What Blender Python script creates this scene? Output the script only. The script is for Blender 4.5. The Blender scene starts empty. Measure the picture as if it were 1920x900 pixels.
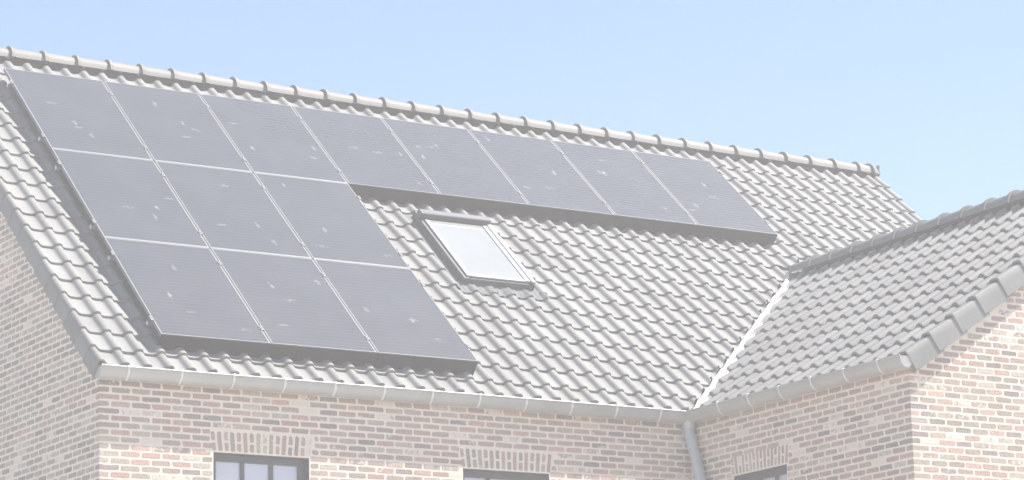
import bpy, bmesh, math, random
from mathutils import Vector, Matrix
random.seed(7)
SC = bpy.context.scene
COL = SC.collection
rad = math.radians

# ------------------------------------------------------------------ camera
Z0 = 6.77                                   # height of the panel field's lower corner above the ground
F_PX = 5620.54
A, B, G = -0.551597, 1.791925, -0.023164
CAM = Vector((-11.1820, -24.2318, -5.1685 + Z0))
RM = Matrix.Rotation(A, 3, 'Z') @ Matrix.Rotation(B, 3, 'X') @ Matrix.Rotation(G, 3, 'Z')
cd = bpy.data.cameras.new("camera"); cam = bpy.data.objects.new("camera", cd); COL.objects.link(cam)
cam.matrix_world = Matrix.Translation(CAM) @ RM.to_4x4()
cd.sensor_width = 36.0; cd.lens = 36.0 * F_PX / 1920.0; cd.clip_start = 0.1; cd.clip_end = 3000
SC.camera = cam

def pix(p):
    q = RM.transposed() @ (Vector(p) - CAM)
    return 960 - F_PX * q.x / q.z, 450 + F_PX * q.y / q.z

# ------------------------------------------------------------------ light
SUN = Vector((0.50, -0.21, 0.84)).normalized()
w = bpy.data.worlds.new("World"); SC.world = w; w.use_nodes = True
nt = w.node_tree; nt.nodes.clear()
sky = nt.nodes.new('ShaderNodeTexSky'); sky.sky_type = 'NISHITA'; sky.sun_disc = False
sky.sun_elevation = math.asin(SUN.z); sky.sun_rotation = math.atan2(SUN.x, SUN.y)
sky.air_density = 1.0; sky.dust_density = 0.6; sky.ozone_density = 2.1
bg = nt.nodes.new('ShaderNodeBackground'); bg.inputs[1].default_value = 0.085
wo = nt.nodes.new('ShaderNodeOutputWorld')
nt.links.new(sky.outputs[0], bg.inputs[0]); nt.links.new(bg.outputs[0], wo.inputs[0])
sd = bpy.data.lights.new("sun", 'SUN'); sd.energy = 5.0; sd.angle = rad(0.55); sd.color = (1.0, 0.95, 0.88)
sun = bpy.data.objects.new("sun", sd); COL.objects.link(sun)
sun.rotation_euler = SUN.to_track_quat('Z', 'Y').to_euler(); sun.location = (20, -10, 40)
SC.view_settings.view_transform = 'Standard'; SC.view_settings.look = 'None'
SC.view_settings.exposure = 1.32; SC.view_settings.gamma = 1.0
HAZE_DENSITY = 0.0092

# ------------------------------------------------------------------ node helpers
def new_mat(name):
    m = bpy.data.materials.new(name); m.use_nodes = True
    n = m.node_tree.nodes; b = n['Principled BSDF']
    return m, m.node_tree, n, b
def L(t, a, b): t.links.new(a, b)
def noise(t, scale, detail=4, rough=0.55, vec=None, dist=0.0):
    n = t.nodes.new('ShaderNodeTexNoise'); n.inputs['Scale'].default_value = scale
    n.inputs['Detail'].default_value = detail; n.inputs['Roughness'].default_value = rough
    n.inputs['Distortion'].default_value = dist
    if vec is not None: L(t, vec, n.inputs['Vector'])
    return n
def ramp(t, fac, stops):
    r = t.nodes.new('ShaderNodeValToRGB'); L(t, fac, r.inputs[0])
    while len(r.color_ramp.elements) < len(stops): r.color_ramp.elements.new(0.5)
    for e, (p, c) in zip(r.color_ramp.elements, stops):
        e.position = p; e.color = (c, c, c, 1) if isinstance(c, (int, float)) else (*c, 1)
    return r
def mixc(t, fac, a, b, mode='MIX'):
    m = t.nodes.new('ShaderNodeMix'); m.data_type = 'RGBA'; m.blend_type = mode
    for s, v in ((m.inputs[0], fac), (m.inputs[6], a), (m.inputs[7], b)):
        if hasattr(v, 'is_linked') or isinstance(v, bpy.types.NodeSocket): L(t, v, s)
        elif isinstance(v, (int, float)): s.default_value = v
        else: s.default_value = (*v, 1)
    return m.outputs[2]
def mth(t, op, a, b=None, c=None):
    m = t.nodes.new('ShaderNodeMath'); m.operation = op
    for i, v in enumerate((a, b, c)):
        if v is None: continue
        if isinstance(v, bpy.types.NodeSocket): L(t, v, m.inputs[i])
        else: m.inputs[i].default_value = v
    return m.outputs[0]
def pos(t): return t.nodes.new('ShaderNodeNewGeometry').outputs['Position']
def bump(t, b, h, strength=0.4, dist=0.005):
    n = t.nodes.new('ShaderNodeBump'); n.inputs['Strength'].default_value = strength; n.inputs['Distance'].default_value = dist
    L(t, h, n.inputs['Height']); L(t, n.outputs[0], b.inputs['Normal'])

MORTAR = (0.68, 0.61, 0.53)
def mat_brick(name, mass):
    m, t, n, b = new_mat(name)
    if mass:
        a = n.new('ShaderNodeAttribute'); a.attribute_name = 'tint'; c, al = a.outputs['Color'], a.outputs['Alpha']
    else:
        a = n.new('ShaderNodeObjectInfo'); c, al = a.outputs['Color'], a.outputs['Alpha']
    P = pos(t)
    n1 = noise(t, 38, 5, 0.65, P); n2 = noise(t, 11, 4, 0.6, P); n3 = noise(t, 150, 3, 0.6, P)
    c1 = mixc(t, 1.0, c, ramp(t, n1.outputs[0], [(0.25, 0.72), (0.5, 0.98), (0.8, 1.28)]).outputs[0], 'MULTIPLY')
    c1 = mixc(t, ramp(t, n2.outputs[0], [(0.52, 0.0), (0.7, 0.45)]).outputs[0], c1, (0.34, 0.29, 0.25))
    # mortar slopped over the face: alpha says how much of this brick it hides
    s = mth(t, 'ADD', mth(t, 'MULTIPLY', n1.outputs[0], 0.45), mth(t, 'MULTIPLY', n2.outputs[0], 0.55))
    s = mth(t, 'SUBTRACT', mth(t, 'ADD', s, mth(t, 'MULTIPLY', al, 0.36)), 0.69)
    s = mth(t, 'MULTIPLY', s, 14.0); cl = n.new('ShaderNodeClamp'); L(t, s, cl.inputs[0])
    c2 = mixc(t, mth(t, 'MULTIPLY', cl.outputs[0], 0.85), c1, MORTAR)
    L(t, c2, b.inputs['Base Color']); b.inputs['Roughness'].default_value = 0.92
    b.inputs['Specular IOR Level'].default_value = 0.2
    bump(t, b, mth(t, 'ADD', n1.outputs[0], mth(t, 'MULTIPLY', n3.outputs[0], 0.5)), 0.8, 0.006)
    return m
M_BRICK_O = mat_brick('brick_single', False); M_BRICK_M = mat_brick('brick_mass', True)

def mat_simple(name, col, rough=0.6, metal=0.0, var=0.12, scale=6.0, bmp=0.0, spec=0.5, fine=60):
    m, t, n, b = new_mat(name); P = pos(t)
    n1 = noise(t, scale, 5, 0.6, P); n2 = noise(t, fine, 4, 0.6, P)
    f = mth(t, 'ADD', mth(t, 'MULTIPLY', n1.outputs[0], 0.6), mth(t, 'MULTIPLY', n2.outputs[0], 0.4))
    r = ramp(t, f, [(0.3, 1 - var), (0.7, 1 + var)])
    L(t, mixc(t, 1.0, col, r.outputs[0], 'MULTIPLY'), b.inputs['Base Color'])
    b.inputs['Roughness'].default_value = rough; b.inputs['Metallic'].default_value = metal
    b.inputs['Specular IOR Level'].default_value = spec
    if bmp: bump(t, b, n2.outputs[0], bmp, 0.004)
    return m
M_MORTAR = mat_simple('lime_mortar', MORTAR, 0.95, 0, 0.10, 3.0, 0.9, 0.1, 55)
M_FRAME = mat_simple('dark_grey_window_paint', (0.045, 0.05, 0.055), 0.45, 0, 0.08, 5)
M_ZINC = mat_simple('weathered_zinc', (0.37, 0.37, 0.355), 0.42, 0.25, 0.13, 4, 0.05)
M_ZINC_NEW = mat_simple('bright_zinc', (0.62, 0.63, 0.62), 0.5, 0.1, 0.06, 9, 0.1)
M_LEAD = mat_simple('grey_lead', (0.12, 0.124, 0.13), 0.7, 0.0, 0.18, 12, 0.3, 0.2)
M_ALU = mat_simple('grey_aluminium', (0.15, 0.155, 0.17), 0.5, 0.1, 0.06, 8)
M_ALU_L = mat_simple('pale_aluminium', (0.60, 0.60, 0.60), 0.45, 0.2, 0.05, 8)
M_SASH = mat_simple('sash_aluminium', (0.30, 0.31, 0.33), 0.45, 0.2, 0.05, 8)
M_COVER = mat_simple('cover_aluminium', (0.075, 0.075, 0.085), 0.5, 0.2, 0.05, 8)
M_TRIM = mat_simple('trim_aluminium', (0.17, 0.177, 0.19), 0.45, 0.2, 0.06, 8)
M_PIPE = mat_simple('zinc_pipe', (0.44, 0.45, 0.47), 0.5, 0.35, 0.10, 5)
M_DECK = mat_simple('roof_underlay', (0.06, 0.06, 0.06), 0.9)
M_SHADE = mat_simple('shade_black', (0.012, 0.012, 0.013), 0.8, 0, 0.1, 6, 0, 0.2)  # shade under panel edges and ridge caps, put into a near-black colour
M_CASE = mat_simple('sash_side_paint', (0.07, 0.073, 0.08), 0.5, 0.2, 0.1, 10)

def mat_tile(name, mass, base=(0.190, 0.190, 0.185)):
    m, t, n, b = new_mat(name)
    P = pos(t)
    if mass:
        a = n.new('ShaderNodeAttribute'); a.attribute_name = 'tint'; c = a.outputs['Color']
    else:
        c = n.new('ShaderNodeObjectInfo').outputs['Color']
    n1 = noise(t, 3.0, 5, 0.6, P); n2 = noise(t, 70, 4, 0.6, P); n3 = noise(t, 14, 5, 0.65, P, 0.6)
    r1 = ramp(t, n1.outputs[0], [(0.3, 0.90), (0.7, 1.08)]); r2 = ramp(t, n2.outputs[0], [(0.3, 0.92), (0.7, 1.08)])
    cc = mixc(t, 1.0, mixc(t, 1.0, mixc(t, 1.0, c, base, 'MULTIPLY'), r1.outputs[0], 'MULTIPLY'), r2.outputs[0], 'MULTIPLY')
    cc = mixc(t, ramp(t, n3.outputs[0], [(0.60, 0.0), (0.75, 0.25)]).outputs[0], cc, (0.235, 0.235, 0.20))
    L(t, cc, b.inputs['Base Color']); b.inputs['Roughness'].default_value = 0.62
    b.inputs['Specular IOR Level'].default_value = 0.3
    bump(t, b, n2.outputs[0], 0.25, 0.002)
    return m
M_TILE_O = mat_tile('clay_tile_single', False); M_TILE_M = mat_tile('clay_tile_mass', True)

# solar laminate: near black cells, faint busbar lines across, a few droppings and dust smears
def mat_laminate():
    m, t, n, b = new_mat('solar_laminate')
    tc = n.new('ShaderNodeTexCoord'); sx = n.new('ShaderNodeSeparateXYZ'); L(t, tc.outputs['Object'], sx.inputs[0])
    oi = n.new('ShaderNodeObjectInfo')
    x, y = sx.outputs[0], sx.outputs[1]
    fy = mth(t, 'FRACT', mth(t, 'MULTIPLY', y, 1 / 0.0605)); line = mth(t, 'LESS_THAN', fy, 0.25)
    fc = mth(t, 'FRACT', mth(t, 'MULTIPLY', y, 1 / 0.0910)); line2 = mth(t, 'LESS_THAN', fc, 0.05)
    n1 = noise(t, 2.2, 4, 0.55, pos(t)); n2 = noise(t, 60, 3, 0.6, pos(t))
    c = mixc(t, mth(t, 'MULTIPLY', line, 0.42), (0.050, 0.053, 0.058), (0.11, 0.11, 0.13))
    c = mixc(t, mth(t, 'MULTIPLY', line2, 0.3), c, (0.11, 0.11, 0.13))
    c = mixc(t, ramp(t, n1.outputs[0], [(0.42, 0.0), (0.75, 0.04)]).outputs[0], c, (0.35, 0.35, 0.36))
    # droppings: random spots, each stretched down the slope and broken by noise
    r = oi.outputs['Random']
    w_ = noise(t, 26, 4, 0.7, tc.outputs['Object'], 0.5)
    tot = None
    for i, (ax, ay, sxx, syy, am) in enumerate(((3.7, 5.1, 0.022, 0.050, 1.0), (7.3, 2.9, 0.07, 0.022, 0.45), (17.3, 13.1, 0.10, 0.05, 0.20), (23.9, 3.3, 0.03, 0.07, 0.4))):
        cx = mth(t, 'ADD', mth(t, 'MULTIPLY', mth(t, 'FRACT', mth(t, 'MULTIPLY', r, ax * 13.7)), 0.9), 0.1)
        cy = mth(t, 'ADD', mth(t, 'MULTIPLY', mth(t, 'FRACT', mth(t, 'MULTIPLY', r, ay * 17.3)), 1.4), 0.15)
        dx = mth(t, 'DIVIDE', mth(t, 'SUBTRACT', x, cx), sxx); dy = mth(t, 'DIVIDE', mth(t, 'SUBTRACT', y, cy), syy)
        dd = mth(t, 'SQRT', mth(t, 'ADD', mth(t, 'MULTIPLY', dx, dx), mth(t, 'MULTIPLY', dy, dy)))
        v = mth(t, 'ADD', mth(t, 'MULTIPLY', mth(t, 'SUBTRACT', w_.outputs[0], 0.5), 3.6), mth(t, 'SUBTRACT', 1.0, dd))
        cl = n.new('ShaderNodeClamp'); L(t, v, cl.inputs[0])
        v = mth(t, 'MULTIPLY', cl.outputs[0], mth(t, 'MULTIPLY', mth(t, 'LESS_THAN', dd, 2.4), am))
        tot = v if tot is None else mth(t, 'MAXIMUM', tot, v)
    c = mixc(t, mth(t, 'MULTIPLY', tot, 0.115), c, (0.75, 0.74, 0.70))
    L(t, c, b.inputs['Base Color'])
    L(t, mth(t, 'ADD', mth(t, 'MULTIPLY', tot, 0.4), 0.22), b.inputs['Roughness'])
    b.inputs['Specular IOR Level'].default_value = 0.52
    return m
M_LAM = mat_laminate()

def mat_pane(name, col, col2):
    m, t, n, b = new_mat(name)
    n1 = noise(t, 1.3, 3, 0.5, pos(t))
    L(t, mixc(t, ramp(t, n1.outputs[0], [(0.35, 0.0), (0.65, 1.0)]).outputs[0], col, col2), b.inputs['Base Color'])
    b.inputs['Roughness'].default_value = 0.06; b.inputs['Specular IOR Level'].default_value = 0.9
    b.inputs['Coat Weight'].default_value = 1.0; b.inputs['Coat Roughness'].default_value = 0.03
    return m
M_PANE = mat_pane('glass_over_net_curtain', (0.45, 0.46, 0.57), (0.52, 0.51, 0.60))
M_SKYPANE = mat_pane('glass_over_white_blind', (0.27, 0.28, 0.262), (0.30, 0.30, 0.28))
def mat_ground():
    m, t, n, b = new_mat('pale_gravel'); P = pos(t)
    n1 = noise(t, 0.6, 6, 0.6, P); n2 = noise(t, 25, 5, 0.7, P)
    c = mixc(t, ramp(t, n1.outputs[0], [(0.45, 0.0), (0.6, 1.0)]).outputs[0], (0.42, 0.39, 0.34), (0.50, 0.46, 0.40))
    L(t, mixc(t, 1.0, c, ramp(t, n2.outputs[0], [(0.3, 0.7), (0.7, 1.2)]).outputs[0], 'MULTIPLY'), b.inputs['Base Color'])
    b.inputs['Roughness'].default_value = 0.95; bump(t, b, n2.outputs[0], 0.6, 0.03)
    return m
M_GROUND = mat_ground()
M_PAVE = mat_simple('concrete_paving', (0.50, 0.47, 0.43), 0.9, 0, 0.12, 2, 0.4, 0.2)

# ------------------------------------------------------------------ object helpers
def tag(o, label=None, cat=None, group=None, kind=None):
    if label: o['label'] = label
    if cat: o['category'] = cat
    if group: o['group'] = group
    if kind: o['kind'] = kind
    return o
def empty(name, loc, rot=(0, 0, 0)):
    o = bpy.data.objects.new(name, None); COL.objects.link(o); o.location = loc; o.rotation_euler = rot
    o.empty_display_size = 0.3
    return o
def link(name, me, parent=None, loc=(0, 0, 0)):
    o = bpy.data.objects.new(name, me); COL.objects.link(o); o.location = loc
    if parent is not None: o.parent = parent
    return o

class MB:
    def __init__(s): s.v = []; s.f = []; s.t = []; s.sm = []
    def add(s, vs, fs, tint=None, smooth=False):
        o = len(s.v); s.v += [tuple(x) for x in vs]; s.f += [tuple(i + o for i in f) for f in fs]
        s.t += [tint or (1, 1, 1, 1)] * len(vs); s.sm += [smooth] * len(fs)
    def box(s, lo, hi, M=None, tint=None, bev=0.0):
        (x0, y0, z0), (x1, y1, z1) = lo, hi
        if bev:
            vs = []; fs = []
            b_ = bev
            for sx, x in ((0, x0), (1, x1)):
                for sy, y in ((0, y0), (1, y1)):
                    for sz, z in ((0, z0), (1, z1)):
                        ox = b_ if sx == 0 else -b_; oy = b_ if sy == 0 else -b_; oz = b_ if sz == 0 else -b_
                        vs += [(x, y + oy, z + oz), (x + ox, y, z + oz), (x + ox, y + oy, z)]
            I = lambda a, b2, c, k: (a * 4 + b2 * 2 + c) * 3 + k
            for a in (0, 1):
                q = [I(a, 0, 0, 0), I(a, 0, 1, 0), I(a, 1, 1, 0), I(a, 1, 0, 0)]; fs.append(q if a == 0 else q[::-1])
                q = [I(0, a, 0, 1), I(1, a, 0, 1), I(1, a, 1, 1), I(0, a, 1, 1)]; fs.append(q if a == 0 else q[::-1])
                q = [I(0, 0, a, 2), I(0, 1, a, 2), I(1, 1, a, 2), I(1, 0, a, 2)]; fs.append(q if a == 0 else q[::-1])
            for a in (0, 1):
                for c in (0, 1):
                    fs.append([I(a, c, 0, 0), I(a, c, 1, 0), I(a, c, 1, 1), I(a, c, 0, 1)])
                    fs.append([I(a, 0, c, 0), I(a, 1, c, 0), I(a, 1, c, 2), I(a, 0, c, 2)])
                    fs.append([I(0, a, c, 1), I(1, a, c, 1), I(1, a, c, 2), I(0, a, c, 2)])
            for a in (0, 1):
                for b2 in (0, 1):
                    for c in (0, 1): fs.append([I(a, b2, c, 0), I(a, b2, c, 1), I(a, b2, c, 2)])
        else:
            vs = [(x, y, z) for x in (x0, x1) for y in (y0, y1) for z in (z0, z1)]
            fs = [(0, 1, 3, 2), (4, 6, 7, 5), (0, 4, 5, 1), (2, 3, 7, 6), (0, 2, 6, 4), (1, 5, 7, 3)]
        if M is not None: vs = [M @ Vector(v) for v in vs]
        s.add(vs, fs, tint)
    def mesh(s, name, mat, off=(0, 0, 0), tint=False, recalc=True):
        me = bpy.data.meshes.new(name)
        me.from_pydata([(x - off[0], y - off[1], z - off[2]) for x, y, z in s.v], [], s.f); me.materials.append(mat)
        me.polygons.foreach_set('use_smooth', s.sm)
        if tint:
            at = me.attributes.new('tint', 'FLOAT_COLOR', 'POINT')
            at.data.foreach_set('color', [c for q in s.t for c in q])
        if recalc:
            bm = bmesh.new(); bm.from_mesh(me); bmesh.ops.recalc_face_normals(bm, faces=bm.faces); bm.to_mesh(me); bm.free()
        me.update(); return me
    def build(s, name, mat, parent=None, off=(0, 0, 0), tint=False, recalc=True):
        return link(name, s.mesh(name, mat, off, tint, recalc), parent)

def tube(mb, pts, r, seg=12, cap=True):
    """round bar through pts (Vectors); rings stay perpendicular to the path"""
    pts = [Vector(p) for p in pts]; n = len(pts); rings = []; up = Vector((0.31, 0.17, 0.93))
    for i, p in enumerate(pts):
        d = (pts[min(i + 1, n - 1)] - pts[max(i - 1, 0)]).normalized()
        a = d.cross(up).normalized(); b = d.cross(a)
        rr = r[i] if isinstance(r, (list, tuple)) else r
        rings.append([p + (a * math.cos(k * 2 * math.pi / seg) + b * math.sin(k * 2 * math.pi / seg)) * rr for k in range(seg)])
    vs = [v for q in rings for v in q]
    fs = [(i * seg + k, i * seg + (k + 1) % seg, (i + 1) * seg + (k + 1) % seg, (i + 1) * seg + k) for i in range(n - 1) for k in range(seg)]
    mb.add(vs, fs, None, True)
    if cap: mb.add(rings[0], [tuple(range(seg))]); mb.add(rings[-1], [tuple(range(seg))])

# ------------------------------------------------------------------ dimensions (z relative to Z0)
AL = 0.7318454; CA, SA = math.cos(AL), math.sin(AL)
PW, PH = 1.11262, 1.742                      # panel pitch along the eaves and up the slope
H_PAN = 0.185                                # pan bottoms below the panel faces
XL, YF = -0.616, -0.05                       # outer faces: left gable, front wall
XW, YG = 5.731, -3.49                       # wing: side wall, gable wall
YR = 4.45                                    # ridge of the main roof
XE = 11.86                                   # right gable of the main block
XR, BT = 8.82, math.atan(0.689)              # ridge of the wing, its pitch
CB, SB = math.cos(BT), math.sin(BT)
VE_M = -0.4065                                # lowest tile noses (distance up the slope)
GA_M, TW = 0.3065, 0.2151                    # gauge and cover width
def zm(y, h=H_PAN): return (y * SA / CA) - h / CA              # main slope, pan level
WX0, WZ0 = 5.69, -0.408                     # wing: pan level at the eaves noses
def zw(x): return WZ0 + (x - WX0) * SB / CB
GA_W = 0.318; VE_W = 0.105 - 0.318; GA_V = 0.341
# main slope frame / wing slope frame / back frames
FM = Matrix(((1, 0, 0, 0), (0, CA, -SA, H_PAN * SA), (0, SA, CA, Z0 - H_PAN * CA), (0, 0, 0, 1)))
FW = Matrix(((0, CB, -SB, WX0), (-1, 0, 0, YG), (0, SB, CB, Z0 + WZ0), (0, 0, 0, 1)))   # x runs toward the street, 0 at the gable
# valley in plan: intersection of both pan planes
def valley_x(y): return WX0 + (zm(y) - WZ0) * CB / SB
vy0 = (zw(XW - 0.05) + H_PAN / CA) * CA / SA
YV0 = (WZ0 + H_PAN / CA) * CA / SA            # y where the valley starts at x = WX0
YV1 = (zw(XR) + H_PAN / CA) * CA / SA         # y where the wing ridge dies into the main slope
print('valley', YV0, YV1)

HB = Vector((2.5, 2.0, 0.0))
house = empty('brick_house', HB)
tag(house, 'two storey pale red brick house with a grey tiled roof and a projecting gabled wing', 'house')

# ------------------------------------------------------------------ bricks
BP, BH, CP = 0.1984, 0.0480, 0.0629          # brick pitch, height, course pitch
ZC = -0.4936                                   # centre of the reference course
PAL = [((0.46, 0.27, 0.22), 18), ((0.40, 0.26, 0.21), 14), ((0.50, 0.31, 0.24), 9), ((0.33, 0.25, 0.20), 14), ((0.25, 0.19, 0.19), 10),
       ((0.24, 0.22, 0.20), 5), ((0.43, 0.35, 0.26), 13), ((0.50, 0.44, 0.35), 7), ((0.36, 0.29, 0.24), 12)]
PW_ = [p[1] for p in PAL]
def brick_tint(dull=0.0):
    c = random.choices(PAL, PW_)[0][0]; c = tuple(x * 0.78 + m * 0.22 for x, m in zip(c, (0.41, 0.31, 0.255))); k = random.uniform(0.91, 1.17)
    sm = random.choices((random.uniform(0, 0.2), random.uniform(0.2, 0.5), random.uniform(0.5, 0.95)), (72, 20, 8))[0]
    g = sum(c) / 3; dull = 1 - (1 - dull) * 0.80
    return tuple((x * (1 - dull) + g * dull) * k for x in c) + (sm,)
def brick_shape(Lx, Hz, rnd, sq=0):
    """hand-made brick face in its own frame: x along, z up, y = outwards is negative; irregular rounded outline"""
    hx, hz = Lx / 2, Hz / 2; r = min(hz * 0.75, 0.018)
    out = []
    for cx, cz, a0 in ((hx, hz, 0), (-hx, hz, 90), (-hx, -hz, 180), (hx, -hz, 270)):
        rr = r * rnd.uniform(0.35, 1.0); ox = rnd.uniform(0, 0.006); oz = rnd.uniform(0, 0.0035)
        if sq * cx > 0: rr, ox = 0.0015, 0.0
        for a in (8, 45, 82):
            an = rad(a0 + a)
            out.append((cx - math.copysign(rr + ox, cx) + rr * math.cos(an), cz - math.copysign(rr + oz, cz) + rr * math.sin(an)))
        if cz > 0 and cx > 0 or cz < 0 and cx < 0:      # a waver in the long edges
            out.append((rnd.uniform(-0.3, 0.3) * hx, math.copysign(hz - rnd.uniform(-0.001, 0.005), cz)))
    n = len(out)
    fx = lambda x: x if sq * x > 0 else x * 0.965
    vs = [(fx(x), -0.0012, z * 0.92) for x, z in out] + [(x, 0.0022, z) for x, z in out] + [(x * 1.0, 0.03, z) for x, z in out]
    fs = [tuple(range(n))] + [(i, (i + 1) % n, n + (i + 1) % n, n + i) for i in range(n)] + [(n + i, n + (i + 1) % n, 2 * n + (i + 1) % n, 2 * n + i) for i in range(n)]
    return vs, fs
rs = random.Random(3)
SHAPES = {}
def shapes(Lx, Hz=BH, k=10, sq=0):
    key = (round(Lx, 3), round(Hz, 3), sq)
    if key not in SHAPES: SHAPES[key] = [brick_shape(Lx, Hz, rs, sq) for _ in range(k if Lx > 0.15 else 6)]
    return SHAPES[key]
MESHC = {}
def shape_mesh(key, i):
    if (key, i) not in MESHC:
        mb = MB(); mb.add(*SHAPES[key][i]); MESHC[(key, i)] = mb.mesh('brick', M_BRICK_O)
    return MESHC[(key, i)]

bricks = []      # (matrix, key, variant, tint, wallname, kind)
corner_mb = MB()
def add_brick(M, Lx, Hz, wall, dull=0, kind='brick', tint=None, sq=0):
    sh = shapes(Lx, Hz, 10, sq); key = (round(Lx, 3), round(Hz, 3), sq)
    J = Matrix.Identity(4) if sq else Matrix.Translation((random.uniform(-0.002, 0.002), random.uniform(-0.001, 0.0004), random.uniform(-0.0015, 0.0015))) @ Matrix.Rotation(rad(random.uniform(-0.5, 0.5)), 4, 'Y')
    bricks.append((M @ J, key, random.randrange(len(sh)), tint or brick_tint(dull), wall, kind))
CORNER = {}
def lay(wall, org, ang, ulen, zlo, zhi, ok, dull=0.0, corner0=True, phase=0, sqa=None, sqb=None):
    """courses of stretchers on a vertical face: org = (x, y) of its start, ang = heading of its length"""
    R = Matrix.Rotation(ang, 4, 'Z')
    k0 = int(math.floor((zlo - ZC) / CP)); k1 = int((zhi - ZC) / CP) + 1
    for k in range(k0, k1 + 1):
        zc = ZC + k * CP; off = ((k + phase) % 2) * BP / 2
        if corner0 == 'end': u = (ulen - off) % BP - BP       # the bond is set out from the far end
        else: u = off if corner0 else -BP + off
        if corner0 is True and off: spans = [(0, BP / 2)]
        else: spans = []
        while u < ulen - 0.03:
            spans.append((u, min(u + BP, ulen))); u += BP
        for a, b in spans:
            a = max(a, 0)
            for c, d in ok(a, b, zc):
                if d - c < 0.045: continue
                Lx = d - c - 0.0115
                # bricks of one length share a shape; cut ones are rounded to 1 cm
                Lq = round(Lx, 2) if abs(Lx - (BP - 0.0115)) > 0.004 else BP - 0.0115
                if Lq > Lx: Lq = Lx if Lx < 0.05 else Lq - 0.01 if Lq - Lx > 0.004 else Lq
                sq = 0; ti = None; mid = (c + d) / 2
                if sqa is not None and c < 0.001: sq, cn = -1, sqa
                if sqb is not None and d > ulen - 0.001: sq, cn = 1, sqb
                if sq:
                    Lq = round(d - c - 0.00575, 3)
                    mid = (Lq / 2 - 0.0012) if sq < 0 else ulen + 0.0012 - Lq / 2
                    if (cn, k) not in CORNER: CORNER[(cn, k)] = brick_tint(dull)
                    ti = CORNER[(cn, k)]
                M = Matrix.Translation((org[0], org[1], Z0 + zc)) @ R @ Matrix.Translation((mid, 0, 0))
                add_brick(M, Lq, BH, wall, dull, 'brick', ti, sq)

WIN_F = [(0.492, 1.463), (3.095, 4.057)]     # openings in the front wall (x)
WIN_W = (1.565 - 0.84 - 0.0, 0.0)            # filled below
W_TOP, W_BOT = -1.052, -2.45
WY0, WY1 = -1.605, -0.739                     # wing window (y)
WW_TOP = -1.076
ARCH_H = 0.195
def cut(a, b, lo, hi):
    res = []
    if a < lo: res.append((a, min(b, lo)))
    if b > hi: res.append((max(a, hi), b))
    return res
def ok_front(a, b, zc):
    out = [(a, b)]
    for x0, x1 in WIN_F:
        lo, hi = x0 - XL, x1 - XL
        if zc < W_TOP + ARCH_H - 0.0 and zc > W_BOT:
            e = 0.026 if zc > W_TOP + 0.06 else 0.0
            if zc > W_TOP + 0.0: lo2, hi2 = lo - e, hi + e + 0.02
            else: lo2, hi2 = lo, hi
            out = [q for c, d in out for q in cut(c, d, lo2, hi2)]
    return out
ok_all = lambda a, b, zc: [(a, b)]
def ok_left(a, b, zc):
    # gable on the left: u runs from the back to the front corner
    yb = 2 * YR - YF
    ya = yb - a; yc = yb - b
    lim = lambda y: (zm(y) if y < YR else zm(2 * YR - y)) - 0.10
    return [(a, b)] if min(lim(ya), lim(yc)) > zc + 0.03 else []
def ok_wside(a, b, zc):
    # u = distance from the inner corner toward the street
    lo, hi = YF - WY1, YF - WY0
    if W_BOT < zc < WW_TOP + ARCH_H:
        if zc > WW_TOP: return cut(a, b, lo - 0.02, hi + 0.03)
        return cut(a, b, lo, hi)
    return [(a, b)]
def ok_wgable(a, b, zc):
    lim = lambda x: (zw(x) if x < XR else zw(2 * XR - x)) - 0.08
    return [(a, b)] if min(lim(XW + a), lim(XW + b)) > zc + 0.03 else []

lay('front_wall', (XL, YF), 0, XW - XL, -Z0 + 0.05, -0.40, ok_front, 0.0, True, 0, 'A')
lay('side_gable_wall', (XL, 2 * YR - YF), -math.pi / 2, 2 * YR - 2 * YF, -Z0 + 0.05, 3.75, ok_left, 0.40, 'end', 1, None, 'A')
lay('wing_side_wall', (XW, YF), -math.pi / 2, YF - YG, -Z0 + 0.05, -0.40, ok_wside, 0.12, 'end', 0, None, 'B')
lay('wing_gable_wall', (XW, YG), 0, 2 * (XR - XW), -Z0 + 0.05, 1.7, ok_wgable, 0.0, True, 1, 'B')

# flat arches of upright bricks over the windows: whole ones between pairs of halves
def arch(wall, org, ang, u0, u1, z0, dull, n=16):
    R = Matrix.Rotation(ang, 4, 'Z'); mid = (u0 + u1) / 2; wd = (u1 - u0 + 0.09) / n
    for i in range(n):
        u = mid + (i - (n - 1) / 2) * wd; tilt = (u - mid) / (u1 - u0) * rad(13)
        P0 = Matrix.Translation((org[0], org[1], Z0 + z0)) @ R @ Matrix.Translation((u - (u - mid) * 0.045, 0, 0)) @ Matrix.Rotation(tilt, 4, 'Y')
        if i % 2: parts = [(0.097, 0.186)]
        else: parts = [(0.047, 0.080), (0.145, 0.088)]
        for zc, ln in parts:
            add_brick(P0 @ Matrix.Translation((0, 0, zc)) @ Matrix.Rotation(math.pi / 2, 4, 'Y'), ln, wd - 0.021, wall, dull, 'arch_brick')
for x0, x1 in WIN_F: arch('front_wall', (XL, YF), 0, x0 - XL, x1 - XL, W_TOP + 0.004, 0.0)
arch('wing_side_wall', (XW, YF), -math.pi / 2, YF - WY1, YF - WY0, WW_TOP + 0.004, 0.1)

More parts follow.
